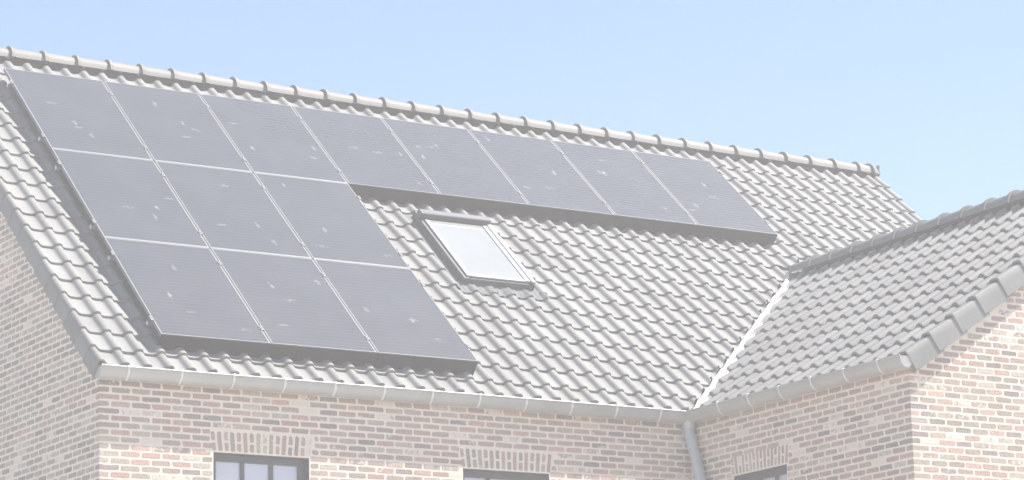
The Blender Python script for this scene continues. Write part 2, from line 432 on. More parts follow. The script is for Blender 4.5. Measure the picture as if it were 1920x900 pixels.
# wall sheets (mortar level), closed by reveals at the openings
def sheet(name, org, ang, outline, holes, zoff=0.0005):
    """outline: list of (u, z); holes: (u0, u1, z0, z1). Triangulated with bmesh, given the thickness of the wall."""
    bm = bmesh.new(); edges = []
    def ring(pts):
        vs = [bm.verts.new((u, zoff, z)) for u, z in pts]
        for i in range(len(vs)): edges.append(bm.edges.new((vs[i], vs[(i + 1) % len(vs)])))
    ring(outline)
    for u0, u1, z0, z1 in holes: ring([(u0, z0), (u0, z1), (u1, z1), (u1, z0)])
    bmesh.ops.triangle_fill(bm, use_beauty=True, edges=edges, normal=(0, -1, 0))
    ext = bmesh.ops.extrude_face_region(bm, geom=list(bm.faces))
    bmesh.ops.translate(bm, verts=[g for g in ext['geom'] if isinstance(g, bmesh.types.BMVert)], vec=(0, 0.28, 0))
    bmesh.ops.recalc_face_normals(bm, faces=bm.faces)
    M = Matrix.Translation((org[0] - HB.x, org[1] - HB.y, Z0)) @ Matrix.Rotation(ang, 4, 'Z')
    bmesh.ops.transform(bm, matrix=M, verts=bm.verts)
    me = bpy.data.meshes.new(name); bm.to_mesh(me); bm.free(); me.materials.append(M_MORTAR)
    return link(name, me, house)
WALLS = {}
zb = -Z0
WALLS['front_wall'] = sheet('front_wall', (XL, YF), 0, [(0.0005, zb), (0.0005, -0.36), (XW - XL + 0.2, -0.36), (XW - XL + 0.2, zb)],
                            [(x0 - XL, x1 - XL, W_BOT, W_TOP) for x0, x1 in WIN_F])
D = 2 * YR - 2 * YF
WALLS['side_gable_wall'] = sheet('side_gable_wall', (XL, 2 * YR - YF), -math.pi / 2,
                                 [(0.0, zb), (0.0, zm(YF) - 0.06), (D / 2, zm(YR) - 0.08), (D - 0.2805, zm(YF + 0.28) - 0.07), (D - 0.2805, zb)], [])
WALLS['wing_side_wall'] = sheet('wing_side_wall', (XW, YF), -math.pi / 2, [(-0.2, zb), (-0.2, -0.36), (YF - YG - 0.2805, -0.36), (YF - YG - 0.2805, zb)],
                                [(YF - WY1, YF - WY0, W_BOT, WW_TOP)])
WW = 2 * (XR - XW)
WALLS['wing_gable_wall'] = sheet('wing_gable_wall', (XW, YG), 0, [(0.0005, zb), (0.0005, zw(XW) - 0.06), (WW / 2, zw(XR) - 0.08), (WW, zw(XW) - 0.06), (WW, zb)], [])
# plain far walls that close the house
mb = MB()
mb.box((XL + 0.29, 2 * YR - YF - 0.28, 0), (XE - 0.29, 2 * YR - YF, Z0 + zm(YF) - 0.06))
mb.build('back_wall', M_MORTAR, house, HB)
mb = MB()
g = [(YF + 0.29, 0), (YF + 0.29, Z0 + zm(YF) - 0.06), (YR, Z0 + zm(YR) - 0.08), (2 * YR - YF - 0.0, Z0 + zm(YF) - 0.06), (2 * YR - YF, 0)]
mb.add([(XE - 0.28, y, z) for y, z in g] + [(XE - 0.02, y, z) for y, z in g], [(0, 1, 2, 3, 4), (5, 6, 7, 8, 9)] + [(i, (i + 1) % 5, 5 + (i + 1) % 5, 5 + i) for i in range(5)])
mb.build('far_gable_wall', M_MORTAR, house, HB)
mb = MB(); mb.box((XE - 0.28, YG + 0.29, 0), (XE - 0.02, YF + 0.285, Z0 + zw(XW) - 0.06)); mb.build('far_side_wall', M_MORTAR, house, HB)

# place the bricks: the 300 that show largest as sub-parts, the rest joined
def in_frame(p, m=0):
    x, y = pix(p); return -m < x < 1920 + m and -m < y < 900 + m
def proj_area(M, hx, hz, ax=(0, 2)):
    c = M.translation; q = pix(c); e = []
    for i, h in ((ax[0], hx), (ax[1], hz)):
        p = pix(c + M.col[i].xyz * h); e.append((p[0] - q[0], p[1] - q[1]))
    return abs(e[0][0] * e[1][1] - e[0][1] * e[1][0])
cand = []
for i, (M, key, va, tint, wl, kd) in enumerate(bricks):
    if in_frame(M.translation, -6): cand.append((-proj_area(M, key[0] / 2, key[1] / 2), i))
cand.sort()
single = set(); n_b = 0
for a, i in cand:
    if bricks[i][5] == 'arch_brick': single.add(i)
    elif n_b < 300: single.add(i); n_b += 1
mass = MB()
for i, (M, key, va, tint, wl, kd) in enumerate(bricks):
    if i in single:
        o = bpy.data.objects.new(kd, shape_mesh(key, va)); COL.objects.link(o); o.parent = WALLS[wl]
        o.matrix_local = Matrix.Translation(-HB) @ M; o.color = tint
    else:
        vs, fs = SHAPES[key][va]
        mass.add([M @ Vector(v) for v in vs], fs, tint)
o = mass.build('brickwork', M_BRICK_M, house, HB, True); o['kind'] = 'stuff'
print('bricks', len(bricks), 'single', len(single))

# ------------------------------------------------------------------ roof tiles
PROF = [(-0.008, 0.012), (0.012, 0.005), (0.040, 0.001), (0.072, 0.0), (0.100, 0.001), (0.114, 0.005), (0.124, 0.014), (0.133, 0.026), (0.143, 0.035), (0.156, 0.040), (0.174, 0.0425), (0.190, 0.040), (0.203, 0.031), (0.211, 0.017), (0.216, 0.003)]
CREST = 0.168                                # x of the crest inside a tile
def tile_geo(gauge, prof=PROF, lift=0.026, th=0.026, taper=None, edge=True):
    """pantile in slope frame: x across, y up, z out; nose at y = 0"""
    Ln = gauge + 0.055; rows = [(0.0, -0.005), (0.006, 0.0), (0.016, 0.001), (Ln, 0.0)]
    vs = []; n = len(prof)
    for y, dz in rows:
        up = lift * (1 - y / gauge)
        for x, z in prof: vs.append((x + (taper(x) * y / Ln if taper else 0), y, z + up + dz))
    fs = [(r * n + i, r * n + i + 1, (r + 1) * n + i + 1, (r + 1) * n + i) for r in range(len(rows) - 1) for i in range(n - 1)]
    # nose face and a short underside
    o = len(vs)
    nrm = []
    for i in range(n):
        a_, b_ = prof[max(i - 1, 0)], prof[min(i + 1, n - 1)]
        d_ = math.hypot(b_[0] - a_[0], b_[1] - a_[1]) or 1.0
        nrm.append(((b_[1] - a_[1]) / d_, -(b_[0] - a_[0]) / d_))
    for (x, z), (p_, q_) in zip(prof, nrm): vs.append((x + p_ * th, 0.001, z + q_ * th + lift - 0.004))
    for (x, z), (p_, q_) in zip(prof, nrm): vs.append((x + p_ * th, 0.10, z + q_ * th + lift * 0.7))
    fs += [(i, o + i, o + i + 1, i + 1) for i in range(n - 1)]
    fs += [(o + i, o + n + i, o + n + i + 1, o + i + 1) for i in range(n - 1)]
    # right edge of the roll
    e = len(vs)
    lastx, lastz = prof[-1]
    if not edge: return vs, fs
    vs += [(lastx + 0.001, 0.0, lastz + lift - th), (lastx + 0.001, Ln, lastz - 0.01)]
    fs.append((n - 1, e, e + 1, (len(rows) - 1) * n + n - 1))
    return vs, fs
def tile_mesh(name, geo, mat):
    mb = MB(); mb.add(geo[0], geo[1], None, True); me = mb.mesh(name, mat)
    return me
def sharp(me, ang=40):
    me.set_sharp_from_angle(angle=rad(ang))
TG_M = tile_geo(GA_M); PROF_W = [(-0.008, 0.010), (0.015, 0.003), (0.045, 0.0), (0.075, 0.003), (0.098, 0.011), (0.118, 0.022), (0.138, 0.033), (0.158, 0.040), (0.176, 0.042), (0.192, 0.038), (0.204, 0.029), (0.212, 0.016), (0.217, 0.003)]
TG_W = tile_geo(GA_W, PROF_W, 0.026, 0.026)
# verge tiles: left one with a skirt on its left, wing one with a boxy skirt on its right
VP_L = [(-0.112, -0.128), (-0.110, -0.03), (-0.108, 0.022), (-0.100, 0.038), (-0.086, 0.050), (-0.066, 0.053), (-0.048, 0.047), (-0.030, 0.030), (-0.012, 0.014), (0.012, 0.003)] + PROF[3:]
VG_L = tile_geo(GA_M, VP_L, 0.026, 0.022, lambda x: 0.004 if x < -0.05 else 0)
VP_R = [(-0.012, 0.016), (0.004, 0.020), (0.012, 0.040), (0.03, 0.052), (0.10, 0.054), (0.128, 0.050), (0.138, 0.038), (0.140, -0.02), (0.141, -0.145)]
VG_R = tile_geo(GA_V, VP_R, 0.030, 0.018, lambda x: -0.010 if x > 0.12 else 0, False)
VP_E = PROF[:-3] + [(0.200, 0.040), (0.208, 0.02), (0.210, -0.14)]
VG_E = tile_geo(GA_M, VP_E, 0.026, 0.022, lambda x: -0.008 if x > 0.19 else 0, False)

deck_off = -0.035
def tint_tile():
    k = random.gauss(1.0, 0.065); return (k * random.uniform(0.99, 1.02), k, k * random.uniform(0.98, 1.02), 1.0)
X_CREST0 = 0.28 - 0.012                      # a measured crest line
U0 = 0.225 - CREST                        # left edge of that column
jobs = []                                     # (matrix, geo, roof, kind, cutters)
def pan_cover(u, v):
    """hidden under the panels (slope coordinates)"""
    return (0.05 < u < 3 * PW - 0.05 and 0.15 < v < 3 * PH - 0.1) or (0 < u < 8 * PW and 2 * PH + 0.1 < v < 3 * PH - 0.1)
n_rows = int((YR / CA - VE_M) / GA_M) + 1
# valley cutting planes (world): vertical planes through the valley line, moved back from it
vdir = Vector((XR - WX0, YV1 - YV0, 0)).normalized(); vn = Vector((-vdir.y, vdir.x, 0))          # points up the main slope (+y, -x)
VA = Vector((WX0, YV0, 0))
vdirE = Vector((-vdir.x, vdir.y, 0)); vnE = Vector((vdir.y, vdir.x, 0)); VB = Vector((2 * XR - WX0, YV0, 0))
def side(p, a, n): return (Vector((p[0], p[1], 0)) - a).dot(n)
SKY = (3.995, 4.845, 1.84, 3.16)              # roof window: x0, x1, v0, v1 at tile level
for c in range(-4, 60):
    u = U0 + c * TW
    if u + TW > XE + 0.1: break
    kind = 'tile'
    if c == -3: kind = 'verge_tile'
    if c < -3: continue
    for r in range(n_rows):
        v = VE_M + r * GA_M
        if (v + GA_M * 0.5) * CA > YR: continue
        cx, cv = u + TW / 2, v + GA_M / 2
        if SKY[0] - 0.02 < cx - 0.0 < SKY[1] + 0.02 and SKY[2] < cv < SKY[3]: continue
        p = FM @ Vector((cx, cv, 0)); cuts = []
        s1 = side(p, VA, vn); s2 = side(p, VB, vnE)
        if cx < XR + 0.2:
            if s1 < -0.15: continue
            if s1 < 0.33: cuts.append((VA + vn * 0.045, vn))
        if cx > XR - 0.2:
            if s2 < -0.15: continue
            if s2 < 0.33: cuts.append((VB + vnE * 0.045, vnE))
        if r == 0: M0 = Matrix.Translation((0, 0.055, 0)) @ Matrix.Diagonal((1, (GA_M - 0.02) / (GA_M + 0.055), 1, 1))
        else: M0 = Matrix.Identity(4)
        if v + GA_M + 0.05 > YR / CA - 0.02: cuts.append((Vector((0, YR - 0.035, 0)), Vector((0, -1, 0))))
        last = u + 2 * TW > XE + 0.1
        geo = VG_L if kind == 'verge_tile' else VG_E if last else TG_M
        u_ = u - 0.085 if last else u
        kd = 'verge_tile' if last else kind
        M = FM @ Matrix.Translation((u_ + random.uniform(-0.0015, 0.0015), v + random.uniform(-0.004, 0.004), random.uniform(0, 0.002))) @ Matrix.Rotation(rad(random.uniform(-0.35, 0.35)), 4, 'Z') @ M0
        jobs.append((M, geo, 'main_roof', kd, cuts, pan_cover(cx, cv)))
# wing, slope toward the left: x of the frame runs toward the street
n_rw = int(((XR - WX0) / CB - VE_W) / GA_W) + 1
TWW = 0.2135
for r in range(int((XR - WX0) / CB / GA_V) + 1):
    v = r * GA_V
    M = FW @ Matrix.Translation((-0.055, v, 0.008))
    jobs.append((M, VG_R, 'wing_roof', 'verge_tile', [] if (v + GA_V + 0.06) * CB < XR - WX0 - 0.04 else [(Vector((XR - 0.03, 0, 0)), Vector((-1, 0, 0)))], False))
for c in range(32):
    u = -0.707 - CREST + (3 - c) * TWW          # left edge in frame; runs away from the street
    for r in range(n_rw):
        v = VE_W + r * GA_W
        if (v + GA_W * 0.4) * CB > XR - WX0: continue
        p = FW @ Vector((u + TW / 2, v + GA_W / 2, 0)); s1 = side(p, VA, vn)
        if s1 > 0.2: continue
        cuts = []
        if s1 > -0.33: cuts.append((VA - vn * 0.045, -vn))
        if (v + GA_W + 0.05) * CB > XR - WX0 - 0.02: cuts.append((Vector((XR - 0.03, 0, 0)), Vector((-1, 0, 0))))
        M = FW @ Matrix.Translation((u + random.uniform(-0.0015, 0.0015), v + random.uniform(-0.004, 0.004), random.uniform(0, 0.002))) @ Matrix.Rotation(rad(random.uniform(-0.35, 0.35)), 4, 'Z')
        if r == 0: M = M @ Matrix.Translation((0, -VE_W - 0.03, 0)) @ Matrix.Diagonal((1, 0.4, 1, 1))
        jobs.append((M, TG_W, 'wing_roof', 'tile', cuts, False))

ROOFS = {}
def deck(name, quads):
    mb = MB()
    for q in quads:
        n = len(q); q = [Vector(p) for p in q]; nn = (q[1] - q[0]).cross(q[2] - q[0]).normalized()
        if nn.z < 0: nn = -nn
        mb.add([p - nn * 0.012 for p in q] + [p - nn * 0.05 for p in q], [tuple(range(n)), tuple(range(2 * n - 1, n - 1, -1))] + [(i, (i + 1) % n, n + (i + 1) % n, n + i) for i in range(n)])
    return mb.build(name, M_DECK, house, HB)
ym0 = 0.0 + VE_M * CA + H_PAN * SA + 0.03
ROOFS['main_roof'] = deck('main_roof', [
    [(XL + 0.01, ym0, Z0 + zm(ym0)), (valley_x(ym0), ym0, Z0 + zm(ym0)), (XR, YV1, Z0 + zm(YV1)), (2 * XR - valley_x(ym0), ym0, Z0 + zm(ym0)), (XE - 0.01, ym0, Z0 + zm(ym0)), (XE - 0.01, YR, Z0 + zm(YR)), (XL + 0.01, YR, Z0 + zm(YR))],
    [(XL + 0.01, 2 * YR - ym0, Z0 + zm(ym0)), (XE - 0.01, 2 * YR - ym0, Z0 + zm(ym0)), (XE - 0.01, YR, Z0 + zm(YR)), (XL + 0.01, YR, Z0 + zm(YR))]])
xw0 = WX0 + 0.03
yv = lambda x: (zw(x) + H_PAN / CA) * CA / SA
ROOFS['wing_roof'] = deck('wing_roof', [
    [(xw0, YG - 0.01, Z0 + zw(xw0)), (XR, YG - 0.01, Z0 + zw(XR)), (XR, YV1, Z0 + zw(XR)), (xw0, yv(xw0), Z0 + zw(xw0))],
    [(2 * XR - xw0, YG - 0.01, Z0 + zw(xw0)), (XR, YG - 0.01, Z0 + zw(XR)), (XR, YV1, Z0 + zw(XR)), (2 * XR - xw0, yv(xw0), Z0 + zw(xw0))]])
mb = MB()                                     # board behind the skirts of the wing verge
for sgn in (0,):
    q = [(WX0 + 0.03, zw(WX0 + 0.03) + 0.0), (XR, zw(XR) + 0.0), (XR, zw(XR) - 0.15), (WX0 + 0.06, zw(WX0 + 0.06) - 0.15)]
    mb.add([(x, y, Z0 + z) for y in (YG - 0.060, YG - 0.030) for x, z in q], [(0, 1, 2, 3), (4, 5, 6, 7)] + [(i, (i + 1) % 4, 4 + (i + 1) % 4, 4 + i) for i in range(4)])
mb.build('verge_board', M_ALU, ROOFS['wing_roof'], HB)
# far slopes nobody can see from the street carry one tiled sheet each
def far_slope(name, M, wd, rows, gauge):
    mb = MB()
    for c in range(int(wd / TW)):
        for r in range(rows):
            for i in range(len(PROF) - 1):
                if i % 2: continue
                (xa, za), (xb, zb_) = PROF[i], PROF[min(i + 2, len(PROF) - 1)]
                v = [(c * TW + xa, r * gauge, za + 0.02), (c * TW + xb, r * gauge, zb_ + 0.02), (c * TW + xb, (r + 1) * gauge, zb_), (c * TW + xa, (r + 1) * gauge, za)]
                mb.add([M @ Vector(p) for p in v], [(0, 1, 2, 3)], (1, 1, 1, 1))
    o = mb.build(name, M_TILE_M, house, HB, True, False); o['kind'] = 'stuff'
FB = Matrix(((-1, 0, 0, XE), (0, -CA, SA, 2 * YR - H_PAN * SA), (0, SA, CA, Z0 - H_PAN * CA), (0, 0, 0, 1)))
far_slope('back_slope_tiling', FB @ Matrix.Translation((0, VE_M, 0)), XE - XL, n_rows - 1, GA_M)
FE = Matrix(((0, -CB, SB, 2 * XR - WX0), (1, 0, 0, YG), (0, SB, CB, Z0 + WZ0), (0, 0, 0, 1)))
far_slope('far_wing_slope_tiling', FE, -YG - 0.3, n_rw - 2, GA_W)

GEO_MESH = {}
def geo_mesh(geo, kd):
    k = id(geo)
    if k not in GEO_MESH:
        me = tile_mesh(kd, geo, M_TILE_O); sharp(me); GEO_MESH[k] = me
    return GEO_MESH[k]
cand = []
for i, (M, geo, rf, kd, cuts, cov) in enumerate(jobs):
    if cov or cuts: continue
    c = M @ Vector((TW / 2, GA_M / 2, 0.03)); 
    if in_frame(c, -4):
        Mx = M.copy(); Mx.translation = c; cand.append((-proj_area(Mx, TW / 2, GA_M / 2, (0, 1)), i))
cand.sort(); single = set(); n_t = 0
for a, i in cand:
    if jobs[i][3] == 'verge_tile': single.add(i)
    elif n_t < 300: single.add(i); n_t += 1
rest = bmesh.new(); tl = rest.verts.layers.float_color.new('tint')
for i, (M, geo, rf, kd, cuts, cov) in enumerate(jobs):
    if i in single:
        o = bpy.data.objects.new('roof_tile' if kd == 'tile' else kd, geo_mesh(geo, kd)); COL.objects.link(o); o.parent = ROOFS[rf]
        o.matrix_local = Matrix.Translation(-HB) @ M; o.color = tint_tile(); continue
    vs, fs = geo; tv = tint_tile()
    bv = [rest.verts.new(M @ Vector(v)) for v in vs]
    for v in bv: v[tl] = tv
    bf = [rest.faces.new([bv[k] for k in f]) for f in fs]
    for f in bf: f.smooth = True
    for co, no in cuts:
        live = [v for v in bv if v.is_valid]
        if not live: break
        fcs = {f for v in live for f in v.link_faces}; eds = {e for f in fcs for e in f.edges}
        res = bmesh.ops.bisect_plane(rest, geom=live + list(eds) + list(fcs), dist=1e-5, plane_co=co, plane_no=no, clear_inner=True)
        bv = list({v for g in res['geom'] if isinstance(g, bmesh.types.BMFace) for v in g.verts})
me = bpy.data.meshes.new('tiling'); bmesh.ops.translate(rest, verts=rest.verts, vec=-HB); rest.to_mesh(me); rest.free()
me.materials.append(M_TILE_M); sharp(me)
tiling = link('tiling', me, house); tiling['kind'] = 'stuff'
print('tiles', len(jobs), 'single', len(single), 'faces', len(me.polygons))

# ridge tiles: half round, the wide left end lapping over the neighbour
def ridge_geo(ln, r0=0.124, r1=0.112, drop=0.055):
    prof = []
    for k in range(13):
        a = math.pi * k / 12
        prof.append((math.cos(a), math.sin(a)))
    st = [(0.0, r0 + 0.018), (0.0, r0 + 0.023), (0.032, r0 + 0.023), (0.046, r0 + 0.003), (ln * 0.55, (r0 + r1) / 2 + 0.002), (ln + 0.04, r1)]
    vs = []; n = 15
    for j, (x, r) in enumerate(st):
        if j == 0: r -= 0.022
        vs.append((x, -r * 1.03, -drop * 0.6))
        vs += [(x, -r * c, r * s * 0.92 - 0.02) for c, s in prof]
        vs.append((x, r * 1.03, -drop * 0.6))
    fs = [(j * n + i, j * n + i + 1, (j + 1) * n + i + 1, (j + 1) * n + i) for j in range(len(st) - 1) for i in range(n - 1)]
    # hollow end: inner skin
    return vs, fs
RP = 0.3743
RG = ridge_geo(RP)
for nm_, pts_ in (('main_roof', ((XL, YR), (XE, YR))), ('wing_roof', ((XR, YG + 0.02), (XR, YV1 - 0.05)))):
    mb = MB(); (xa, ya), (xb, yb_) = pts_
    zt_ = Z0 + (zm(YR) if nm_ == 'main_roof' else zw(XR))
    if nm_ == 'main_roof': mb.box((xa, ya - 0.108, zt_ - 0.12), (xb - 0.1, ya + 0.108, zt_ - 0.005))
    else: mb.box((xa - 0.118, ya, zt_ - 0.10), (xa + 0.118, yb_, zt_ - 0.002))
    mb.build('ridge_shade_strip', M_SHADE, ROOFS[nm_], (0, 0, 0) if False else HB)  # near-black strip added to deepen the shade below the ridge caps
mb = MB(); mb.add(RG[0], RG[1], None, True); RME = mb.mesh('ridge_tile', M_TILE_O); sharp(RME, 35)
zr = Z0 + zm(YR) + 0.030
for k in range(-3, 30):
    x = 0.262 + k * RP
    if x < XL - 0.1: continue
    o = link('ridge_tile', RME, ROOFS['main_roof'], Vector((x, YR, zr)) - HB); o.rotation_euler = (rad(random.uniform(-1, 1)), rad(random.uniform(-0.4, 0.4)), rad(random.uniform(-0.3, 0.3)))
    kk = random.uniform(0.84, 0.98); o.color = (kk * 1.04, kk, kk * 0.97, 1)
mbs = MB(); g2 = ridge_geo(0.22); mbs.add(g2[0], g2[1], None, True); me2 = mbs.mesh('ridge_tile', M_TILE_O); sharp(me2, 35)
o = link('ridge_tile', me2, ROOFS['main_roof'], Vector((11.49, YR, zr)) - HB)
# end tile with a rounded rim
mbs = MB(); g3 = ridge_geo(0.10); mbs.add(g3[0], g3[1], None, True); mbs.box((0.10, -0.118, -0.06), (0.118, 0.118, 0.085), bev=0.008); me3 = mbs.mesh('ridge_tile', M_TILE_O)
o = link('ridge_tile', me3, ROOFS['main_roof'], Vector((11.70, YR, zr)) - HB)
zr2 = Z0 + zw(XR) + 0.060
y = YG + 0.02
while y < YV1 - 0.08:
    o = link('ridge_tile', RME, ROOFS['wing_roof'], Vector((XR, y, zr2)) - HB); o.rotation_euler = (rad(random.uniform(-0.4, 0.4)), rad(random.uniform(-0.6, 0.6)), rad(90) if False else rad(90))
    kk = random.uniform(0.9, 1.02); o.color = (kk, kk, kk, 1); y += RP

# valley gutter: two folded bright sheets under the cut tiles
mb = MB()
a = Vector((WX0 - 0.06, yv(WX0 - 0.06), Z0 + zw(WX0 - 0.06))); b = Vector((XR, YV1, Z0 + zw(XR)))
dv = (b - a); nM = Vector((0, -SA, CA)); nW = Vector((-SB, 0, CB))
dl = dv.normalized(); sM = nM.cross(dl).normalized(); sW = nW.cross(dl).normalized()
if sM.dot(vn) < 0: sM = -sM
if sW.dot(vn) > 0: sW = -sW
N = 46; vs = []; fs = []
for i in range(N + 1):
    t_ = i / N; p = a + dv * t_; wob = 0.006 * math.sin(i * 2.1) + 0.004 * math.sin(i * 5.3)
    vs += [p + sM * (0.057 + wob) - nM * 0.010, p + sM * (0.052 + wob) + nM * 0.044, p + (nM + nW) * 0.022, p + sW * (0.070 + 2.2 * wob) + nW * 0.040, p + sW * (0.075 + 2.2 * wob) - nW * 0.010]
for i in range(N):
    for j in range(4): fs.append((i * 5 + j, i * 5 + j + 1, i * 5 + j + 6, i * 5 + j + 5))
mb.add(vs, fs); mb.build('valley_gutter', M_ZINC_NEW, house, HB)
mb = MB(); q = [(XR - 0.26, YV1 - 0.12), (XR - 0.10, YV1 - 0.22), (XR + 0.10, YV1 - 0.22), (XR + 0.26, YV1 - 0.12), (XR + 0.20, YV1 + 0.06), (XR - 0.20, YV1 + 0.06)]
mb.add([(x, y, Z0 + max(zm(y) + 0.028, zw(x if x < XR else 2 * XR - x) + 0.02)) for x, y in q] + [(x, y, Z0 + zm(y) - 0.03) for x, y in q], [(0, 1, 5), (1, 2, 4, 5), (2, 3, 4)] + [(i, (i + 1) % 6, 6 + (i + 1) % 6, 6 + i) for i in range(6)])
mb.build('saddle_flashing', M_LEAD, house, HB)

# ------------------------------------------------------------------ gutters
GW, GZ = 0.155, -0.374                        # width and lip height
def gutter(name, org, ang, ln, brackets, cap0, cap1):
    """half-round gutter: frame x along, y = toward the wall; lip at y = 0"""
    M = Matrix.Translation((org[0] - HB.x, org[1] - HB.y, Z0 + GZ)) @ Matrix.Rotation(ang, 4, 'Z')
    mb = MB(); r = GW / 2; n = 14
    pf = [(r - r * math.cos(math.pi * k / n), -r * 1.36 * math.sin(math.pi * k / n)) for k in range(n + 1)]
    pi_ = [(r - (r - 0.004) * math.cos(math.pi * k / n), -(r * 1.36 - 0.004) * math.sin(math.pi * k / n)) for k in range(n + 1)]
    segs = [0.0]; 
    while segs[-1] < ln - 0.4: segs.append(min(ln, segs[-1] + 0.9))
    segs[-1] = ln
    m = len(segs)
    for P_ in (pf, pi_):
        vs = [M @ Vector((x, y, z)) for x in segs for y, z in P_]
        k = len(P_)
        mb.add(vs, [(i * k + j, i * k + j + 1, (i + 1) * k + j + 1, (i + 1) * k + j) for i in range(m - 1) for j in range(k - 1)], None, True)
    # rolled bead on the lip, upstand at the back
    tube(mb, [M @ Vector((x, 0.0, 0.004)) for x in segs], 0.0095, 8)
    mb.box((0, GW - 0.004, -0.01), (ln, GW, 0.02), M)
    for cap, x in ((cap0, 0.0), (cap1, ln)):
        if cap:
            c = [M @ Vector((x, y, z)) for y, z in pf]; d = M.to_3x3() @ Vector((0.004 if x else -0.004, 0, 0))
            mb.add(c + [p + d for p in c], [tuple(range(n + 1)), tuple(range(2 * n + 1, n, -1))] + [(i, i + 1, n + 2 + i, n + 1 + i) for i in range(n)])
    g_ = mb.build(name, M_ZINC, house)
    bm_ = MB(); w2 = 0.011
    po = [(r - (r + 0.004) * math.cos(math.pi * k / n), -(r * 1.36 + 0.004) * math.sin(math.pi * k / n)) for k in range(n + 1)]
    po = [(-0.004, 0.012)] + po + [(GW + 0.004, 0.02)]
    vs = [(x, y, z) for x in (-w2, w2) for y, z in po] ; k = len(po)
    vs += [(x, y * 0.97 + 0.002, z * 0.97) for x in (-w2, w2) for y, z in po]
    fs = [(j, j + 1, k + j + 1, k + j) for j in range(k - 1)] + [(j, 2 * k + j, 2 * k + j + 1, j + 1) for j in range(k - 1)] + [(k + j, k + j + 1, 3 * k + j + 1, 3 * k + j) for j in range(k - 1)]
    bm_.add(vs, fs, None, True); bm_.box((-0.016, -0.014, -0.006), (0.016, 0.02, 0.017), bev=0.004)
    bme = bm_.mesh('bracket', M_ALU_L)
    for x in brackets:
        o_ = bpy.data.objects.new('bracket', bme); COL.objects.link(o_); o_.parent = g_; o_.matrix_local = M @ Matrix.Translation((x, 0, 0))
    return g_
gx0 = XL - 0.055; gy = YF - GW - 0.006
gxc = XW - GW - 0.006                          # where both lips meet
gutter('gutter', (gx0, gy), 0, gxc - gx0 + 0.02, [0.262 + 0.5165 * k for k in range(12)], True, False)
gy1 = YG - 0.075
gutter('gutter', (gxc, gy + 0.02), -math.pi / 2, gy + 0.02 - gy1, [0.55 + 0.5 * k for k in range(6)], False, True)

# downpipe in the inner corner: outlet, slanting neck, straight run with clips
mb = MB(); px, py = XW - 0.085, YF - 0.44
qx, qy = XW - 0.09, YF - 0.09
zt = Z0 + GZ - 0.10
tube(mb, [(qx, qy, zt + 0.02), (qx, qy, zt - 0.05)], 0.064, 18)
path = [(qx, qy, zt + 0.01), (qx, qy, zt - 0.06), (qx, qy - 0.02, zt - 0.12), (px, py + 0.02, zt - 1.05), (px, py, zt - 1.12), (px, py, 0.02)]
tube(mb, path, 0.054, 18)
dp = mb.build('downpipe', M_PIPE, house, HB)
mb = MB(); tube(mb, [(px, py, zt - 1.35), (px, py, zt - 1.39)], 0.060, 16); mb.build('pipe_clip', M_PIPE, dp, HB)

# ------------------------------------------------------------------ windows
def window(org, ang, wd, ht, name='window'):
    """frame x along, y inwards; lower left corner at org"""
    M = Matrix.Translation((org[0] - HB.x, org[1] - HB.y, Z0 + org[2])) @ Matrix.Rotation(ang, 4, 'Z')
    mb = MB(); f = 0.066; y0, y1 = 0.085, 0.15
    for lo, hi in (((0, y0, 0), (f, y1, ht)), ((wd - f, y0, 0), (wd, y1, ht)), ((f, y0 + .001, ht - f), (wd - f, y1, ht)), ((f, y0 + .001, 0), (wd - f, y1, f))): mb.box(lo, hi, M, bev=0.004)
    # dark lining of the reveal
    for lo, hi in (((0, 0.008, 0), (0.008, y0, ht)), ((wd - 0.008, 0.008, 0), (wd, y0, ht)), ((0.008, 0.010, ht - 0.008), (wd - 0.008, y0, ht))): mb.box(lo, hi, M)
    wo_ = mb.build(name, M_FRAME, house)
    n = 3; iw = (wd - 2 * f); bar = 0.036; pw = (iw - (n - 1) * bar) / n
    mu = MB()
    for i in range(1, n):
        x = f + i * pw + (i - 1) * bar; mu.box((x, y0 + 0.004, f), (x + bar, y1 - 0.01, ht - f), M, bev=0.006)
    mu.build('glazing_bars', M_FRAME, wo_)
    rows = 3; ph = (ht - 2 * f - (rows - 1) * bar) / rows
    tb = MB()
    for j in range(1, rows):
        z = f + j * ph + (j - 1) * bar
        for i in range(n):
            x = f + i * (pw + bar); tb.box((x, y0 + 0.006, z), (x + pw, y1 - 0.012, z + bar), M)
    tb.build('cross_bars', M_FRAME, wo_)
    for i in range(n):
        for j in range(rows):
            p = MB(); x = f + i * (pw + bar); z = f + j * (ph + bar); p.box((x - .003, y0 + 0.035, z - .003), (x + pw + .003, y0 + 0.043, z + ph + .003), M); p.build('pane', M_PANE, wo_)
    s = MB(); s.box((-0.03, -0.035, -0.05), (wd + 0.03, y0, -0.001), M, bev=0.006); s.build('sill', M_LEAD, wo_)
for x0, x1 in WIN_F: window((x0, YF, W_BOT), 0, x1 - x0, W_TOP - W_BOT)
window((XW, WY1, W_BOT), -math.pi / 2, WY1 - WY0, WW_TOP - W_BOT)

